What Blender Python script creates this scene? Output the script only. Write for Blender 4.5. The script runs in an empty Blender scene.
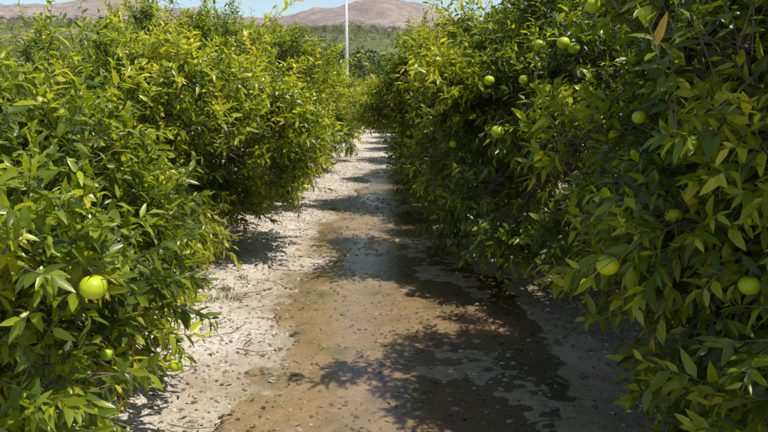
import bpy, math, numpy as np
from mathutils import Vector
scene=bpy.context.scene
scene.view_settings.view_transform='Standard'
scene.view_settings.look='None'
scene.view_settings.exposure=0
UP=np.array([0,0,1.0])
def nrm(a): return a/np.maximum(np.linalg.norm(a,axis=-1,keepdims=True),1e-9)

# ---------------------------------------------------------------- noise
_T=np.random.RandomState(7).rand(256,256)
def vn(x,y,s=0):
    x=np.asarray(x,float)+s*17.3; y=np.asarray(y,float)+s*9.7
    xi=np.floor(x).astype(int); yi=np.floor(y).astype(int)
    fx=x-xi; fy=y-yi; fx=fx*fx*(3-2*fx); fy=fy*fy*(3-2*fy)
    a=_T[xi%256,yi%256]; b=_T[(xi+1)%256,yi%256]; c=_T[xi%256,(yi+1)%256]; d=_T[(xi+1)%256,(yi+1)%256]
    return (a*(1-fx)+b*fx)*(1-fy)+(c*(1-fx)+d*fx)*fy
def fbm(x,y,o=4,s=0):
    r=0;a=.5
    for i in range(o):
        r=r+a*vn(np.asarray(x)*2**i,np.asarray(y)*2**i,s+i*3); a*=.5
    return r
def sst(a,b,x):
    t=np.clip((x-a)/(b-a),0,1); return t*t*(3-2*t)

# ---------------------------------------------------------------- mesh helpers
def mesh_tris(name,V,T,mat,attrs=None,smooth=True,size=3):
    me=bpy.data.meshes.new(name)
    V=np.asarray(V,np.float32).reshape(-1,3); T=np.asarray(T,np.int32).reshape(-1,size)
    me.vertices.add(len(V)); me.vertices.foreach_set('co',V.ravel())
    me.loops.add(T.size); me.loops.foreach_set('vertex_index',T.ravel())
    me.polygons.add(len(T)); me.polygons.foreach_set('loop_start',np.arange(0,T.size,size,dtype=np.int32))
    me.polygons.foreach_set('loop_total',np.full(len(T),size,np.int32))
    me.polygons.foreach_set('use_smooth',np.full(len(T),smooth))
    me.update(calc_edges=True)
    if attrs:
        for k,v in attrs.items():
            at=me.attributes.new(k,'FLOAT','POINT'); at.data.foreach_set('value',np.asarray(v,np.float32).ravel())
    me.materials.append(mat)
    return me
def add(name,me,parent=None,loc=(0,0,0)):
    o=bpy.data.objects.new(name,me); scene.collection.objects.link(o); o.location=loc
    if parent: o.parent=parent
    return o

LT=np.array([[0,1,2],[0,2,3],[1,4,5],[1,5,2],[2,5,6],[2,6,3],[4,7,5],[5,7,6]])
LAT=np.array([.3,1,0,1,1,0,1,.3])
def leaves(P,D,N,L,W,curl,fold=.35):
    D=nrm(D); N=nrm(N-D*np.sum(N*D,1,keepdims=True)); S=np.cross(D,N)
    L=L[:,None];W=W[:,None];c=curl[:,None]
    def pt(t,w,s): return P+D*L*t-N*L*c*t*t+S*W*w*s+N*W*abs(w*s)*fold
    V=np.stack([pt(0,0,0),pt(.34,.5,-1),pt(.34,0,0),pt(.34,.5,1),pt(.72,.34,-1),pt(.72,0,0),pt(.72,.34,1),pt(1,0,0)],1)
    T=LT[None]+8*np.arange(len(P))[:,None,None]
    return V,T
def tube(pts,rad,sides=7):
    pts=np.array(pts,float); n=len(pts)
    tan=nrm(np.gradient(pts,axis=0))
    ref=np.array([.31,.87,.38]); a=nrm(np.cross(tan,ref)); b=np.cross(tan,a)
    th=np.linspace(0,2*np.pi,sides,endpoint=False)
    V=pts[:,None]+np.array(rad)[:,None,None]*(a[:,None]*np.cos(th)[None,:,None]+b[:,None]*np.sin(th)[None,:,None])
    T=[]
    for i in range(n-1):
        for j in range(sides):
            k=(j+1)%sides; p=i*sides
            T+= [[p+j,p+k,p+sides+k],[p+j,p+sides+k,p+sides+j]]
    return V.reshape(-1,3),np.array(T)
class Acc:
    def __init__(s): s.V=[];s.T=[];s.n=0
    def add(s,V,T):
        V=V.reshape(-1,3); s.V.append(V); s.T.append(T.reshape(-1,3)+s.n); s.n+=len(V)
    def get(s): return np.concatenate(s.V),np.concatenate(s.T)
def sphere(nu=24,nv=14):
    V=[];T=[]
    for i in range(nv+1):
        ph=math.pi*i/nv
        for j in range(nu):
            th=2*math.pi*j/nu
            d=1-0.12*max(0,math.cos(ph))**12
            V.append([math.sin(ph)*math.cos(th)*d,math.sin(ph)*math.sin(th)*d,.93*math.cos(ph)*d])
    for i in range(nv):
        for j in range(nu):
            k=(j+1)%nu; a=i*nu
            T+= [[a+j,a+nu+j,a+nu+k],[a+j,a+nu+k,a+k]]
    return np.array(V),np.array(T)
SV,ST=sphere()

# ---------------------------------------------------------------- materials
def newmat(n):
    m=bpy.data.materials.new(n); m.use_nodes=True; nt=m.node_tree
    for x in list(nt.nodes): nt.nodes.remove(x)
    out=nt.nodes.new('ShaderNodeOutputMaterial')
    return m,nt,out
def nd(nt,t,**k):
    n=nt.nodes.new(t)
    for a,b in k.items():
        if a in n.inputs.keys(): n.inputs[a].default_value=b
        else: setattr(n,a,b)
    return n
def ramp(nt,fac,stops):
    r=nt.nodes.new('ShaderNodeValToRGB'); e=r.color_ramp.elements
    while len(e)<len(stops): e.new(.5)
    for i,(p,c) in enumerate(stops):
        e[i].position=p; e[i].color=(*c,1)
    nt.links.new(fac,r.inputs[0]); return r.outputs[0]
def noise(nt,scale,detail=4,rough=.55,coord='Object',vec=None):
    n=nt.nodes.new('ShaderNodeTexNoise'); n.inputs['Scale'].default_value=scale; n.inputs['Detail'].default_value=detail; n.inputs['Roughness'].default_value=rough
    if vec is None:
        tc=nt.nodes.new('ShaderNodeTexCoord'); vec=tc.outputs[coord]
    nt.links.new(vec,n.inputs['Vector']); return n.outputs['Fac']
def mixc(nt,f,a,b,mode='MIX'):
    m=nt.nodes.new('ShaderNodeMix'); m.data_type='RGBA'; m.blend_type=mode
    for s,v in ((m.inputs[0],f),(m.inputs[6],a),(m.inputs[7],b)):
        if isinstance(v,(int,float)): s.default_value=v
        elif isinstance(v,tuple): s.default_value=(*v,1)
        else: nt.links.new(v,s)
    return m.outputs[2]
def math_(nt,op,a,b):
    m=nt.nodes.new('ShaderNodeMath'); m.operation=op
    for s,v in zip(m.inputs,(a,b)):
        if isinstance(v,(int,float)): s.default_value=v
        else: nt.links.new(v,s)
    return m.outputs[0]
def attr(nt,name):
    a=nt.nodes.new('ShaderNodeAttribute'); a.attribute_name=name; return a.outputs['Fac']
def bump(nt,h,st,dist=.01):
    b=nt.nodes.new('ShaderNodeBump'); b.inputs['Strength'].default_value=st; b.inputs['Distance'].default_value=dist
    nt.links.new(h,b.inputs['Height']); return b.outputs[0]

def leaf_mat(name,stops,transl=.4,rough=.38,bright=1.0):
    m,nt,out=newmat(name)
    t=attr(nt,'tint'); col=ramp(nt,t,stops)
    lat=attr(nt,'lat')
    rib=ramp(nt,lat,[(0,(1,1,1)),(.14,(0,0,0))])
    ribf=math_(nt,'MULTIPLY',rib,.35)
    col=mixc(nt,ribf,col,(.24,.27,.05))
    p=nd(nt,'ShaderNodeBsdfPrincipled',Roughness=rough)
    p.inputs['Specular IOR Level'].default_value=.5
    nt.links.new(col,p.inputs['Base Color'])
    tr=nt.nodes.new('ShaderNodeBsdfTranslucent')
    tc=mixc(nt,1.0,col,(2.35*bright,2.2*bright,.48*bright),'MULTIPLY'); nt.links.new(tc,tr.inputs[0])
    mx=nt.nodes.new('ShaderNodeMixShader'); mx.inputs[0].default_value=transl
    nt.links.new(p.outputs[0],mx.inputs[1]); nt.links.new(tr.outputs[0],mx.inputs[2]); nt.links.new(mx.outputs[0],out.inputs[0])
    return m
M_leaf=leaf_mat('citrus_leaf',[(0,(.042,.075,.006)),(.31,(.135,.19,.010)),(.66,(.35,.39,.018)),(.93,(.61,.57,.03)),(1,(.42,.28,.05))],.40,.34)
M_far=leaf_mat('distant_leaf',[(0,(.07,.10,.020)),(.5,(.14,.175,.03)),(1,(.25,.26,.045))],.25,.6)
M_wood=leaf_mat('woodland_leaf',[(0,(.048,.072,.022)),(.5,(.085,.118,.030)),(1,(.165,.19,.05))],.15,.7)
M_scrub=leaf_mat('scrub_leaf',[(0,(.050,.070,.022)),(.5,(.078,.100,.032)),(1,(.13,.14,.05))],.1,.8)
M_litter=leaf_mat('dry_leaf',[(0,(.10,.065,.038)),(.4,(.28,.20,.12)),(.7,(.50,.43,.33)),(1,(.70,.65,.56))],.1,.6,.5)
M_grass=leaf_mat('grass_blade',[(0,(.05,.08,.015)),(.6,(.10,.14,.025)),(1,(.26,.22,.08))],.35,.5)

m,nt,out=newmat('bark'); p=nd(nt,'ShaderNodeBsdfPrincipled',Roughness=.85)
n=noise(nt,14,5); nt.links.new(ramp(nt,n,[(.3,(.08,.055,.04)),(.7,(.24,.19,.14))]),p.inputs['Base Color'])
nt.links.new(bump(nt,n,.6),p.inputs['Normal']); nt.links.new(p.outputs[0],out.inputs[0]); M_bark=m
m,nt,out=newmat('orange_rind'); p=nd(nt,'ShaderNodeBsdfPrincipled',Roughness=.38)
n=noise(nt,9,3); n2=noise(nt,260,2)
nt.links.new(ramp(nt,n,[(.3,(.27,.42,.008)),(.52,(.46,.55,.010)),(.74,(.66,.62,.015))]),p.inputs['Base Color'])
nt.links.new(bump(nt,n2,.35,.002),p.inputs['Normal']); nt.links.new(p.outputs[0],out.inputs[0]); M_rind=m

# ---------------------------------------------------------------- trees
def make_tree(seed,rx,ry,h,ncl=85,ntw=3400,leafL=.084,zmin=.30,shoots=70,heroes=(),nfruit=18,extra=()):
    r=np.random.RandomState(seed)
    C=np.array([0,0,h*.52]); R=np.array([rx,ry,h*.48])
    d=nrm(r.normal(size=(ncl*2,3))); d=d[d[:,2]>-.8][:ncl]; ncl=len(d)
    pw=2.3; rr=(np.abs(d)**pw).sum(1)**(-1/pw)
    cr=r.uniform(.13,.36,ncl)
    lump=.66+.62*vn(d[:,0]*2.4+5,d[:,1]*2.4+d[:,2]*2.6+5,seed)
    depth=np.where(r.rand(ncl)<.75,r.uniform(.82,1.05,ncl),r.uniform(.45,.8,ncl))
    cc=C+d*rr[:,None]*(R-.16)*np.minimum(lump*depth,1.10)[:,None]
    cc[:,2]=np.maximum(cc[:,2],zmin+.10+.35*r.rand(ncl))
    ex=[np.array(e) for e in extra]; exr=[.21]*len(ex)
    for (f,fr_r,outw) in heroes:
        f=np.array(f); ex.append(f+nrm(C-f)*.30+[0,0,.04]); exr.append(.20)
    if ex: cc=np.concatenate([cc,np.array(ex)]); cr=np.concatenate([cr,exr]); ncl=len(cc)
    w=cr**1.7; idx=r.choice(ncl,ntw,p=w/w.sum())
    off=nrm(r.normal(size=(ntw,3)))*(r.rand(ntw)**.5)[:,None]*cr[idx][:,None]
    s=cc[idx]+off*np.array([1,1,.75]); s[:,2]=np.maximum(s[:,2],zmin+r.rand(ntw)*.1)
    o=nrm(s-C)
    up=np.where(s[:,2]<h*.38,-.2,.42)[:,None]
    cdir=nrm(r.normal(size=(ncl,3))*.5+nrm(cc-C))
    td=nrm(cdir[idx]*.8+nrm(off)*.4+UP*up+r.normal(size=(ntw,3))*.36)
    tl=r.uniform(.12,.34,ntw)
    top=np.where(cc[:,2]>h*.55)[0]
    si=r.choice(top,shoots); ss=cc[si]+r.normal(size=(shoots,3))*.16
    s=np.concatenate([s,ss]); td=np.concatenate([td,nrm(nrm(ss-C)*.55+UP*.9+r.normal(size=(shoots,3))*.28)])
    tl=np.concatenate([tl,r.uniform(.35,.75,shoots)]); o=nrm(s-C); idx=np.concatenate([idx,si])
    age=r.rand(ncl)[idx]
    bendv=nrm(r.normal(size=(len(s),3))+UP*-.4)
    nl=np.clip((tl/.019).astype(int),7,28)
    rep=np.repeat(np.arange(len(s)),nl)
    k=np.concatenate([np.arange(a) for a in nl]); t=(k+.6+.5*r.rand(len(k)))/nl[rep]; t=.12+.9*t
    tip=tl[rep]*t
    P=s[rep]+td[rep]*tip[:,None]+bendv[rep]*(tl[rep]*.22*t*t)[:,None]
    dd=nrm(td[rep]+bendv[rep]*(.44*t)[:,None])
    ang=k*2.4+r.rand(len(k))*.6
    a=nrm(np.cross(dd,np.array([.3,.2,.93]))); b=np.cross(dd,a)
    rad=a*np.cos(ang)[:,None]+b*np.sin(ang)[:,None]
    LD=nrm(dd*(.5+.5*t)[:,None]+rad*.85+UP*-.28+r.normal(size=P.shape)*.24)
    LN=UP*.75+o[rep]*.45+r.normal(size=P.shape)*.42
    L=leafL*r.uniform(.6,1.3,len(P))*(1.0-.35*(t>.9)); W=L*r.uniform(.27,.40,len(P))
    tint=.07+.52*age[rep]**1.35+.30*(t-.4)+.17*r.normal(size=len(P)); 
    tint[rep>=ntw]+=.22
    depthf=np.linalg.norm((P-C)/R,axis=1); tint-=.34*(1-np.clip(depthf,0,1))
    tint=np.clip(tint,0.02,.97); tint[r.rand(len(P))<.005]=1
    keep=P[:,2]>.05
    fr=Acc()
    for (f,fr_r,outw) in heroes:
        f=np.array(f); outw=nrm(np.array(outw,float))
        for q,rad_ in ((f,fr_r+.026),(f+outw*.07,.07),(f+outw*.15,.075),(f+outw*.25,.08),(f+outw*.36,.085),(f+outw*.48,.085),(f+outw*.6,.085)):
            keep&=np.linalg.norm(P+LD*L[:,None]*.5-q,axis=1)>rad_
    P,LD,LN,L,W,tint=[x[keep] for x in (P,LD,LN,L,W,tint)]
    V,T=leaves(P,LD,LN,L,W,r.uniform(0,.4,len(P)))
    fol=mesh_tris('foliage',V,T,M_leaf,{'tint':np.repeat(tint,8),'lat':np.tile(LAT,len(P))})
    w_=Acc()
    fork=np.array([0,0,.38+.1*r.rand()])
    w_.add(*tube([[0,0,-.08],[.01,.0,.08],[.02,-.01,.25],fork],[.10,.078,.068,.07],9))
    nlb=6; limbs=[]
    for i in range(nlb):
        an=2*math.pi*(i+.4*r.rand())/nlb
        e=np.array([math.cos(an)*rx*.48,math.sin(an)*ry*.48,h*(.42+.28*r.rand())])
        mid=fork*.55+e*.45+r.normal(size=3)*.07
        w_.add(*tube([fork-[0,0,.05],(fork+mid)/2+r.normal(size=3)*.03,mid,(mid+e)/2+r.normal(size=3)*.05,e],[.05,.043,.037,.03,.02],7))
        limbs+= [mid,(mid+e)/2,e]
    limbs=np.array(limbs)
    for c in cc:
        q=limbs[np.argmin(np.linalg.norm(limbs-c,axis=1)+.3*r.rand(len(limbs)))]
        m1=q*.6+c*.4+r.normal(size=3)*.06; m2=q*.25+c*.75+r.normal(size=3)*.05
        w_.add(*tube([q,m1,m2,c],[.019,.014,.010,.006],5))
    base=s-td*.10; e1=s+td*(tl*.5)[:,None]+bendv*(tl*.055)[:,None]; e2=s+td*tl[:,None]+bendv*(tl*.22)[:,None]
    cen=cc[idx]
    base=np.where(r.rand(len(s),1)<.5,cen,base)
    aa=nrm(np.cross(td,np.array([.3,.2,.93]))); bb=np.cross(td,aa)
    ring=[]
    for q,rd in ((base,.0035),(s,.003),(e1,.0024),(e2,.0012)):
        for j in range(3):
            th=j*2.094; ring.append(q+(aa*math.cos(th)+bb*math.sin(th))*rd)
    V=np.stack(ring,1); f=[]
    for i in range(3):
        for j in range(3):
            k2=(j+1)%3; f+= [[i*3+j,i*3+k2,i*3+3+k2],[i*3+j,i*3+3+k2,i*3+3+j]]
    w_.add(V,(np.array(f)[None]+12*np.arange(len(s))[:,None,None]))
    hn=list(heroes)
    ci=r.choice(ncl-len(ex),nfruit)
    for c in ci:
        oo=nrm(cc[c]-C); q=cc[c]+oo*(cr[c]*.8+.08)+UP*-.06
        if any(np.linalg.norm(q-np.array(hh_[0]))<.22 for hh_ in hn): continue
        hn.append((q,r.uniform(.030,.038),oo))
    for (f,rd,outw) in hn:
        f=np.array(f,float); fr.add(SV*rd+f,ST)
        topp=f+[0,0,rd*.86]
        inn=nrm(C-f)
        w_.add(*tube([topp,topp+[0,0,.02],topp+[0,0,.03]+inn*.05,topp+[0,0,.05]+inn*.24],[.0025,.0028,.003,.004],5))
        w_.add(*tube([topp-[0,0,.002],topp+[0,0,.004]],[.008,.004],6))
    V,T=w_.get(); wood=mesh_tris('branches',V,T,M_bark)
    V,T=fr.get(); fru=mesh_tris('fruit',V,T,M_rind)
    return fol,wood,fru
def place(tr,x,y,rot=0,sc=(1,1,1),name='orange_tree'):
    e=bpy.data.objects.new(name,None); scene.collection.objects.link(e)
    e.location=(x,y,0.04); e.rotation_euler=(0,0,rot); e.scale=sc; e.empty_display_size=.3
    for n,me in zip(('foliage','trunk_and_branches','fruit'),tr): add(n,me,e)
    return e
def Hh(cx,cy,lst):
    return [((x-cx,y-cy,z-.04),r,(0-x,0-y,1.6-z)) for (x,y,z,r) in lst]
near=[
 (-2.30,3.0,1.30,1.15,1.60,11,dict(ncl=110,ntw=3900,leafL=.085,shoots=55,zmin=.15,heroes=[(-.94,2.08,1.0,.043),(-.92,2.78,.44,.030),(-1.13,2.58,.575,.03)],extra=[(-1.25,2.35,.5),(-1.4,2.2,.35)])),
 (-2.60,6.5,1.80,1.60,2.20,12,dict(ncl=160,ntw=5000,shoots=110)),
 (-2.65,10.1,1.85,1.70,2.75,13,dict(ncl=150,ntw=4500,shoots=110)),
 (2.42,2.85,1.60,1.45,2.95,21,dict(ncl=170,ntw=6300,leafL=.09,zmin=.12,heroes=[(.84,2.43,.985,.042),(1.08,2.82,1.94,.04),(1.13,2.56,1.15,.034),(1.26,2.22,.965,.036),(1.01,3.33,2.04,.04),(1.40,3.0,1.76,.034),(1.12,2.95,1.52,.032)],
   extra=[(1.32,2.45,.62),(1.40,2.15,.5),(1.55,2.35,.3),(1.4,2.85,.36),(1.4,1.95,.75),(1.32,2.75,.5),(1.6,2.0,.35),(1.5,2.55,.25),(1.6,1.9,.55),(1.15,3.0,.8)])),
 (2.05,6.2,1.85,1.75,2.85,22,dict(ncl=160,ntw=5800,shoots=110,zmin=.18,heroes=[(.84,4.95,1.36,.050),(.82,5.3,1.74,.042),(1.24,4.74,1.98,.045),(1.33,4.80,1.95,.043),(1.05,5.1,1.74,.038),(1.17,5.15,2.0,.04),(.62,6.0,1.2,.036),(.8,5.9,2.1,.036)],
   extra=[(1.0,5.1,.6),(.9,5.5,.4),(.78,6.0,.6),(.75,6.5,.35),(.68,6.6,.8),(.68,7.1,.5),(.88,5.6,.8)])),
 (1.90,9.8,1.90,1.8,2.75,23,dict(ncl=150,ntw=5000,shoots=110,zmin=.18,heroes=[(.50,8.34,.60,.045),(.5,9.0,1.6,.04)],
   extra=[(.7,8.6,.45),(.55,9.2,.5),(.5,9.8,.7),(.5,10.3,.4)])),
]
trees=[]
for (x,y,rx,ry,h,seed,kw) in near:
    hs=Hh(x,y,kw.pop('heroes',[])); kw['extra']=[(a-x,b-y,c) for a,b,c in kw.get('extra',[])]
    t=make_tree(seed,rx,ry,h,heroes=hs,**kw); trees.append(t); place(t,x,y)
r=np.random.RandomState(3)
vL=[trees[1],trees[2]]; vR=[trees[4],trees[5]]
for i in range(8):
    y=13.8+i*3.6
    for sx in (-1,1):
        cx=-2.6 if sx<0 else 2.1
        if i>4: cx*=.93
        place((vL+vR)[r.randint(4)],cx+r.uniform(-.25,.25),y+r.uniform(-.3,.3),r.uniform(0,6.28),(r.uniform(.92,1.04),1,r.uniform(.80,.98)))
for i in range(9):
    place((vL+vR)[r.randint(4)],-7.4+r.uniform(-.2,.2),4.4+i*3.8,r.uniform(0,6.28),(1,1,r.uniform(.60,.70)))
for i in range(4):
    place((vL+vR)[r.randint(4)],6.9+r.uniform(-.2,.2),4.4+i*3.8,r.uniform(0,6.28),(1,1,1))
for x in (-3.2,.1,3.5):
    place(vL[r.randint(2)],x,43.5+r.uniform(-.4,.4),r.uniform(0,6),(1,1,.9))

# ---------------------------------------------------------------- ground
def gz(x,y):
    x=np.asarray(x,float);y=np.asarray(y,float)
    near_=1-sst(30,60,y)
    prof=.05*sst(.75,1.9,np.abs(x+.0))
    z=prof+(fbm(x*.9,y*.7,3,1)-.45)*.045+(fbm(x*3.5,y*3.0,4,5)-.45)*.046+(vn(x*15,y*15,9)-.5)*.013+(vn(x*28,y*28,19)-.5)*.008
    return z*near_
def wetf(x,y):
    c=.06+.08*np.sin(y*.5); hw=np.interp(y,[0,3,5,7,11,14,17,20],[1.3,1.24,1.08,.96,.82,.58,.1,-.3])
    e=np.abs(x-c)-hw+(fbm(x*2.4,y*1.5,5,12)-.47)*1.0
    return 1-sst(-.45,.32,e)
def mulch_shade(x,y):  # litter mulch plus shade under the crowns, both painted into ground colours
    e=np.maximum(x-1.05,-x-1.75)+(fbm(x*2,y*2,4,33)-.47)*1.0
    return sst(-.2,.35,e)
def axis(lo,dlo,dhi,hi,step,g=1.12):
    a=list(np.arange(dlo,dhi,step)); s=step;v=a[-1]
    while v<hi: s*=g; v+=s; a.append(v)
    s=step;v=dlo; b=[]
    while v>lo: s*=g; v-=s; b.append(v)
    return np.array(b[::-1]+a)
xs=axis(-6000,-2.4,2.4,6000,.022); ys=axis(-300,1.8,10,8000,.024,1.04)
X,Y=np.meshgrid(xs,ys); Z=gz(X,Y)
nx,ny=len(xs),len(ys); I=np.arange(nx*ny).reshape(ny,nx)
Q=np.stack([I[:-1,:-1],I[:-1,1:],I[1:,1:],I[1:,:-1]],-1).reshape(-1,4)
m,nt,out=newmat('orchard_soil'); p=nd(nt,'ShaderNodeBsdfPrincipled')
w=attr(nt,'wet'); mu=attr(nt,'mulch_shade')
n1=noise(nt,1.6,5); n2=noise(nt,28,5,.7); n3=noise(nt,110,3,.6)
dry=mixc(nt,n1,(.52,.45,.36),(.72,.66,.57))
dry=mixc(nt,ramp(nt,n2,[(.35,(0,0,0)),(.58,(1,1,1))]),mixc(nt,.5,dry,(.26,.20,.14)),dry)
vo=nt.nodes.new('ShaderNodeTexVoronoi'); vo.inputs['Scale'].default_value=46
tc=nt.nodes.new('ShaderNodeTexCoord'); nt.links.new(tc.outputs['Object'],vo.inputs['Vector'])
spk=ramp(nt,vo.outputs['Distance'],[(.15,(1,1,1)),(.35,(0,0,0))])
dry=mixc(nt,math_(nt,'MULTIPLY',spk,.5),dry,(.74,.70,.62))
dry=mixc(nt,math_(nt,'MULTIPLY',mu,.75),dry,mixc(nt,n2,(.12,.085,.055),(.28,.21,.15)))  # brown mulch tone with the under-tree shade painted in
wetc=mixc(nt,n2,(.22,.15,.085),(.50,.37,.23))
n4=noise(nt,2.3,4)
wetc=mixc(nt,ramp(nt,n4,[(.5,(0,0,0)),(.68,(1,1,1))]),wetc,(.22,.18,.09))
nt.links.new(mixc(nt,w,dry,wetc),p.inputs['Base Color'])
nt.links.new(ramp(nt,w,[(.2,(.95,)*3),(.9,(.22,)*3)]),p.inputs['Roughness'])
hh=math_(nt,'ADD',n2,math_(nt,'MULTIPLY',n3,.4))
nt.links.new(bump(nt,hh,.7,.018),p.inputs['Normal']); nt.links.new(p.outputs[0],out.inputs[0])
add('ground',mesh_tris('ground',np.stack([X,Y,Z],-1),Q,m,{'wet':wetf(X,Y),'mulch_shade':mulch_shade(X,Y)},True,4))

wx=np.arange(-1.7,1.75,.04); wy=np.arange(1.0,18,.04); WX,WY=np.meshgrid(wx,wy)
wm=wetf(WX,WY); WZ=.0055-.05*(1-sst(.10,.95,wm))+.012*(fbm(WX*1.2,WY*.8,3,50)-.45)
J=np.arange(WX.size).reshape(WX.shape); Q=np.stack([J[:-1,:-1],J[:-1,1:],J[1:,1:],J[1:,:-1]],-1).reshape(-1,4)
m,nt,out=newmat('shallow_water')
tcn=nt.nodes.new('ShaderNodeTexCoord'); mp=nt.nodes.new('ShaderNodeMapping'); mp.inputs['Scale'].default_value=(1.0,1.6,1); nt.links.new(tcn.outputs['Object'],mp.inputs[0])
wn=noise(nt,18,4,.55,vec=mp.outputs[0]); bn=bump(nt,wn,.40,.010)
g=nd(nt,'ShaderNodeBsdfGlossy',Roughness=.06); nt.links.new(bn,g.inputs['Normal'])
tr=nt.nodes.new('ShaderNodeBsdfTransparent'); tr.inputs[0].default_value=(.98,.96,.91,1)
fz=nt.nodes.new('ShaderNodeFresnel'); fz.inputs[0].default_value=1.6; nt.links.new(bn,fz.inputs['Normal'])
mx=nt.nodes.new('ShaderNodeMixShader'); nt.links.new(fz.outputs[0],mx.inputs[0]); nt.links.new(tr.outputs[0],mx.inputs[1]); nt.links.new(g.outputs[0],mx.inputs[2])
nt.links.new(mx.outputs[0],out.inputs[0])
add('water',mesh_tris('water',np.stack([WX,WY,WZ],-1),Q,m,None,True,4))

r=np.random.RandomState(5)
N=64000
lx=r.uniform(-3.4,3.2,N); ly=1.8+20*r.rand(N)**1.4
wl=wetf(lx,ly); k=r.rand(N)>wl*.84; lx,ly=lx[k],ly[k]; N=len(lx)
P=np.stack([lx,ly,gz(lx,ly)+.003+.006*r.rand(N)],1); th=r.rand(N)*6.28
D=np.stack([np.cos(th),np.sin(th),.16*r.normal(size=N)],1); NN=UP+r.normal(size=(N,3))*.28
L=.009+.038*r.rand(N)**1.9; V,T=leaves(P,D,NN,L,L*r.uniform(.3,.6,N),r.uniform(-.3,.5,N))
tl_=np.clip(r.beta(2.6,1.4,N)-.30*wetf(lx,ly)-.35*mulch_shade(lx,ly),0,1)
add('leaf_litter',mesh_tris('leaf_litter',V,T,M_litter,{'tint':np.repeat(tl_,8),'lat':np.tile(np.maximum(LAT,.3),N)}))
ph=(1+5**.5)/2
IV=nrm(np.array([[-1,ph,0],[1,ph,0],[-1,-ph,0],[1,-ph,0],[0,-1,ph],[0,1,ph],[0,-1,-ph],[0,1,-ph],[ph,0,-1],[ph,0,1],[-ph,0,-1],[-ph,0,1]],float))
IT=np.array([[0,11,5],[0,5,1],[0,1,7],[0,7,10],[0,10,11],[1,5,9],[5,11,4],[11,10,2],[10,7,6],[7,1,8],[3,9,4],[3,4,2],[3,2,6],[3,6,8],[3,8,9],[4,9,5],[2,4,11],[6,2,10],[8,6,7],[9,8,1]])
N=44000
px=r.uniform(-2.6,2.4,N); py=1.8+17*r.rand(N)**1.3
k=r.rand(N)>.55*wetf(px,py); px,py=px[k],py[k]; N=len(px)
sz=.004+.018*r.rand(N)**3.2
V=IV[None]*sz[:,None,None]*r.uniform(.6,1.25,(N,12,1))*r.uniform(.6,1.2,(N,1,3))*np.array([1,1,.6])
V=V+np.stack([px,py,gz(px,py)+sz*.15],1)[:,None]
T=IT[None]+12*np.arange(N)[:,None,None]
m,nt,out=newmat('pebble_stone'); p=nd(nt,'ShaderNodeBsdfPrincipled',Roughness=.8)
nt.links.new(ramp(nt,attr(nt,'tint'),[(0,(.16,.12,.08)),(.5,(.44,.39,.33)),(1,(.72,.69,.63))]),p.inputs['Base Color']); nt.links.new(p.outputs[0],out.inputs[0])
pt=np.clip(r.rand(N)-.5*wetf(px,py)-.25*mulch_shade(px,py),0,1)
add('gravel',mesh_tris('gravel',V,T,m,{'tint':np.repeat(pt,12)},False))
cs=[(-1.22,5.1,.09),(-1.3,5.35,.07),(-1.38,5.0,.08),(-1.25,5.7,.05)]
for i in range(14): cs.append((r.choice([-1.6,1.3])+r.uniform(-.2,.2),r.uniform(4,15),r.uniform(.03,.06)))
PP=[];DD=[];LL=[];
for cx,cy,rad in cs:
    n_=int(20+400*rad); q=r.normal(size=(n_,2))*rad*.5
    PP.append(np.stack([cx+q[:,0],cy+q[:,1],gz(cx+q[:,0],cy+q[:,1])],1)); DD.append(np.stack([q[:,0]/rad*.7+r.normal(size=n_)*.3,q[:,1]/rad*.7+r.normal(size=n_)*.3,np.ones(n_)],1)); LL.append(r.uniform(.4,1,n_)*rad*1.1)
PP=np.concatenate(PP);DD=np.concatenate(DD);LL=np.concatenate(LL);n_=len(PP)
V,T=leaves(PP,DD,r.normal(size=(n_,3)),LL,np.full(n_,.005),r.uniform(.1,.6,n_))
add('grass',mesh_tris('grass',V,T,M_grass,{'tint':np.repeat(r.rand(n_),8),'lat':np.tile(np.maximum(LAT,.3),n_)}))
a=Acc()
for i in range(260):
    cx=r.choice([r.uniform(-2.8,-.8),r.uniform(.7,2.6)]); cy=r.uniform(2.5,12); th=r.rand()*6.28; l=r.uniform(.08,.45)
    q=[[cx+math.cos(th+b*.3)*l*b*.5,cy+math.sin(th+b*.3)*l*b*.5,0] for b in range(3)]
    q=[[u[0],u[1],float(gz(u[0],u[1]))+.008+.03*r.rand()] for u in q]
    a.add(*tube(q,[.004,.003,.0015],5))
V,T=a.get(); add('fallen_twigs',mesh_tris('fallen_twigs',V,T,M_bark))

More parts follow.
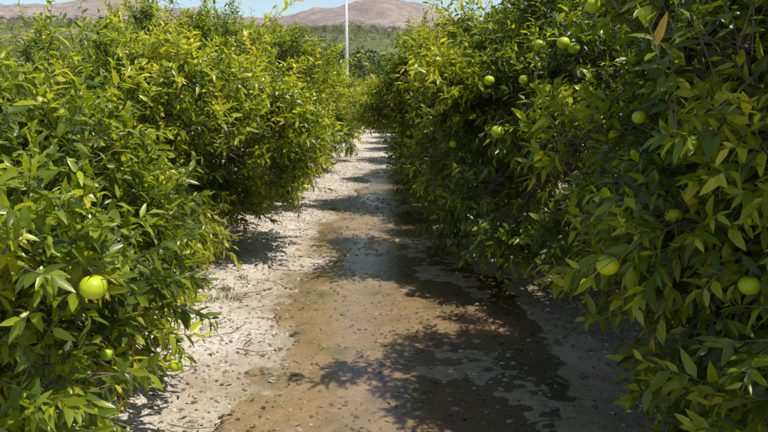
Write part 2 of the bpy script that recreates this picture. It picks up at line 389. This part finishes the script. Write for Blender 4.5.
# ---------------------------------------------------------------- hills
px_=np.array([-900,-500,-384,-350,-320,-250,-200,-130,-100,-70,-40,0,35,66,105,150,250,400,900])
py_=np.array([30,14,8,14,12,5,12,26,23,16,11,1,10,25,32,38,30,20,30])
HF={}
def hill(name,y0,y1,y2,prof_x,prof_h,colA,colB,seed,amp,green,gs):
    def hz(X,Y):
        H0=np.interp(X,prof_x,prof_h); u=(Y-y0)/(y1-y0)
        s=np.where(u<1,sst(0,1,u)*.55+.45*np.clip(u,0,1)**1.3,1-.6*sst(0,1,(Y-y1)/(y2-y1)))
        rg=1-np.abs(2*fbm(X/(y1*.10),Y/(y1*.16),5,seed)-1)
        return H0*s+(rg-.80)*amp*np.clip(u,0,1)+(fbm(X/(y1*.02),Y/(y1*.02),3,seed+4)-.45)*amp*.22*np.clip(u*3,0,1)-2*(u<.02)
    HF[name]=hz
    gx=np.linspace(-y1*1.2,y1*1.2,420); gy=np.linspace(y0,y2,220); X,Y=np.meshgrid(gx,gy); Z=hz(X,Y)
    J=np.arange(X.size).reshape(X.shape); Q=np.stack([J[:-1,:-1],J[:-1,1:],J[1:,1:],J[1:,:-1]],-1).reshape(-1,4)
    m,nt,out=newmat(name+'_scrub'); p=nd(nt,'ShaderNodeBsdfPrincipled',Roughness=.95)
    p.inputs['Specular IOR Level'].default_value=.1
    n=noise(nt,9/y1*1.2,6,.65); n2=noise(nt,110/y1,4,.7)
    c=mixc(nt,ramp(nt,n,[(.38,(0,0,0)),(.60,(1,1,1))]),colA,colB)
    c=mixc(nt,ramp(nt,n2,[(gs,(0,0,0)),(gs+.10,(.8,.8,.8))]),c,green)
    nt.links.new(c,p.inputs['Base Color']); nt.links.new(p.outputs[0],out.inputs[0])
    add(name,mesh_tris(name,np.stack([X,Y,Z],-1),Q,m,None,True,4))
F=665.
y1=3000.; hill('mountain',1100,y1,4400,px_*y1/F,(100-py_)/F*y1,(.36,.275,.24),(.28,.225,.20),31,90,(.20,.185,.165),.47)  # distance haze painted in: mountain tones greyed and lightened
hx=np.array([-900,-384,-300,-200,-90,-20,60,130,400,900]); hy=np.array([40,26,26,30,32,31,35,38,36,36])
y1=760.; hill('hill',240,y1,1250,hx*y1/F,(100-hy)/F*y1,(.15,.16,.06),(.28,.245,.15),41,14,(.08,.10,.036),.42)

# ---------------------------------------------------------------- distant trees
def clump_trees(name,lst,nq,mat,seed):
    r=np.random.RandomState(seed); PA=[];DA=[];NA=[];LA=[];TA=[]
    for (x,y,w_,h_,z0) in lst:
        ncl=9; d=nrm(r.normal(size=(ncl,3))); d[:,2]=np.abs(d[:,2])*1.2-.35
        cc=np.array([x,y,z0+h_*.5])+d*np.array([w_*.33,w_*.33,h_*.36]); ci=r.randint(ncl,size=nq)
        P=cc[ci]+nrm(r.normal(size=(nq,3)))*(r.rand(nq)**.4)[:,None]*w_*.26
        P[:,2]=np.maximum(P[:,2],z0+.1)
        PA.append(P);DA.append(r.normal(size=(nq,3)));NA.append(r.normal(size=(nq,3))+UP);LA.append(r.uniform(.5,1.1,nq)*w_*.12)
        TA.append(np.clip(r.rand()*.5+.3*r.rand(ncl)[ci]+.2*r.rand(nq),0,1))
    P=np.concatenate(PA);D=np.concatenate(DA);N_=np.concatenate(NA);L=np.concatenate(LA);t=np.concatenate(TA)
    V,T=leaves(P,D,N_,L,L*.7,np.full(len(P),.2))
    return add(name,mesh_tris(name,V,T,mat,{'tint':np.repeat(t,8),'lat':np.tile(np.maximum(LAT,.3),len(P))}))
r=np.random.RandomState(9); lst=[]
for y in np.arange(50,104,4.4):
    for x in np.arange(-50,51,4.5):
        if abs(x)>.66*y: continue
        lst.append((x+r.uniform(-.6,.6),y+r.uniform(-.5,.5),4.2,r.uniform(2.6,3.6),0))
clump_trees('distant_orchard',lst,170,M_far,1)
lst=[]
for i in range(420):
    y=r.uniform(115,240); h_=r.uniform(.050,.105)*y*(.75+.25*r.rand()); lst.append((r.uniform(-.5,.5)*y,y,h_*.62,h_,0))
clump_trees('distant_trees',lst,240,M_wood,2)
lst=[]
for i in range(5600):
    y=r.uniform(250,780); x=r.uniform(-.6,.6)*y
    if vn(x/50,y/80,77)<.24+.35*(y-250)/550*r.rand(): continue
    s_=r.uniform(2.5,8); lst.append((x,y,s_*1.2,s_,float(HF['hill'](np.array(x),np.array(y)))-.3))
clump_trees('hillside_scrub',lst,34,M_scrub,3)

# ---------------------------------------------------------------- utility pole
def pole(x,y,h=11.2):
    a=Acc(); a.add(*tube([[x,y,-.3],[x,y,h*.5],[x,y,h],[x,y,h+.01]],[.19,.16,.13,.001],12))
    a.add(*tube([[x-.9,y,h-.25],[x-.3,y-.12,h-.25],[x+.9,y,h-.25]],[.05,.055,.05],6))
    for dx in (-.8,0,.8):
        zz=h-.2 if dx else h
        a.add(*tube([[x+dx,y,zz],[x+dx,y,zz+.08],[x+dx,y,zz+.12],[x+dx,y,zz+.2],[x+dx,y,zz+.26]],[.02,.02,.06,.05,.01],8))
    a.add(*tube([[x-.55,y-.02,h-.27],[x,y-.12,h-.85]],[.02,.02],5)); a.add(*tube([[x+.55,y-.02,h-.27],[x,y-.12,h-.85]],[.02,.02],5))
    m,nt,out=newmat('concrete'); p=nd(nt,'ShaderNodeBsdfPrincipled',Roughness=.8)
    nt.links.new(ramp(nt,noise(nt,3,4),[(.3,(.50,.50,.48)),(.7,(.64,.64,.62))]),p.inputs['Base Color']); nt.links.new(p.outputs[0],out.inputs[0])
    V,T=a.get(); add('utility_pole',mesh_tris('utility_pole',V,T,m))
pole(-3.6,66,11.75)

# ---------------------------------------------------------------- light, sky, camera
EL,AZ=math.radians(62),math.radians(120)
w=bpy.data.worlds.new('World'); scene.world=w; w.use_nodes=True; nt=w.node_tree
bg=nt.nodes['Background']; sk=nt.nodes.new('ShaderNodeTexSky'); sk.sky_type='NISHITA'; sk.sun_disc=False
sk.sun_elevation=EL; sk.sun_rotation=AZ; sk.dust_density=.6; sk.air_density=1.0; sk.ozone_density=1.0
# pale haze towards the horizon
tcw=nt.nodes.new('ShaderNodeTexCoord'); sp=nt.nodes.new('ShaderNodeSeparateXYZ'); nt.links.new(tcw.outputs['Generated'],sp.inputs[0])
zz=math_(nt,'MAXIMUM',sp.outputs[2],0.0); hz_=math_(nt,'POWER',math_(nt,'SUBTRACT',1.0,zz),5.0)
col=mixc(nt,math_(nt,'MULTIPLY',hz_,.98),sk.outputs[0],(4.4,5.6,6.1))
nt.links.new(col,bg.inputs[0]); bg.inputs[1].default_value=.15
sd=Vector((math.sin(AZ)*math.cos(EL),math.cos(AZ)*math.cos(EL),math.sin(EL)))
l=bpy.data.lights.new('sun','SUN'); l.energy=5; l.angle=math.radians(.5); l.color=(1,.96,.85)
lo=bpy.data.objects.new('sun',l); scene.collection.objects.link(lo); lo.rotation_euler=(-sd).to_track_quat('-Z','Y').to_euler(); lo.location=(20,0,30)
cam=bpy.data.cameras.new('camera'); co=bpy.data.objects.new('camera',cam); scene.collection.objects.link(co)
cam.lens=31.2; cam.clip_end=20000; cam.clip_start=.05
co.location=(0,0,1.6); co.rotation_euler=(math.radians(80),0,0); scene.camera=co
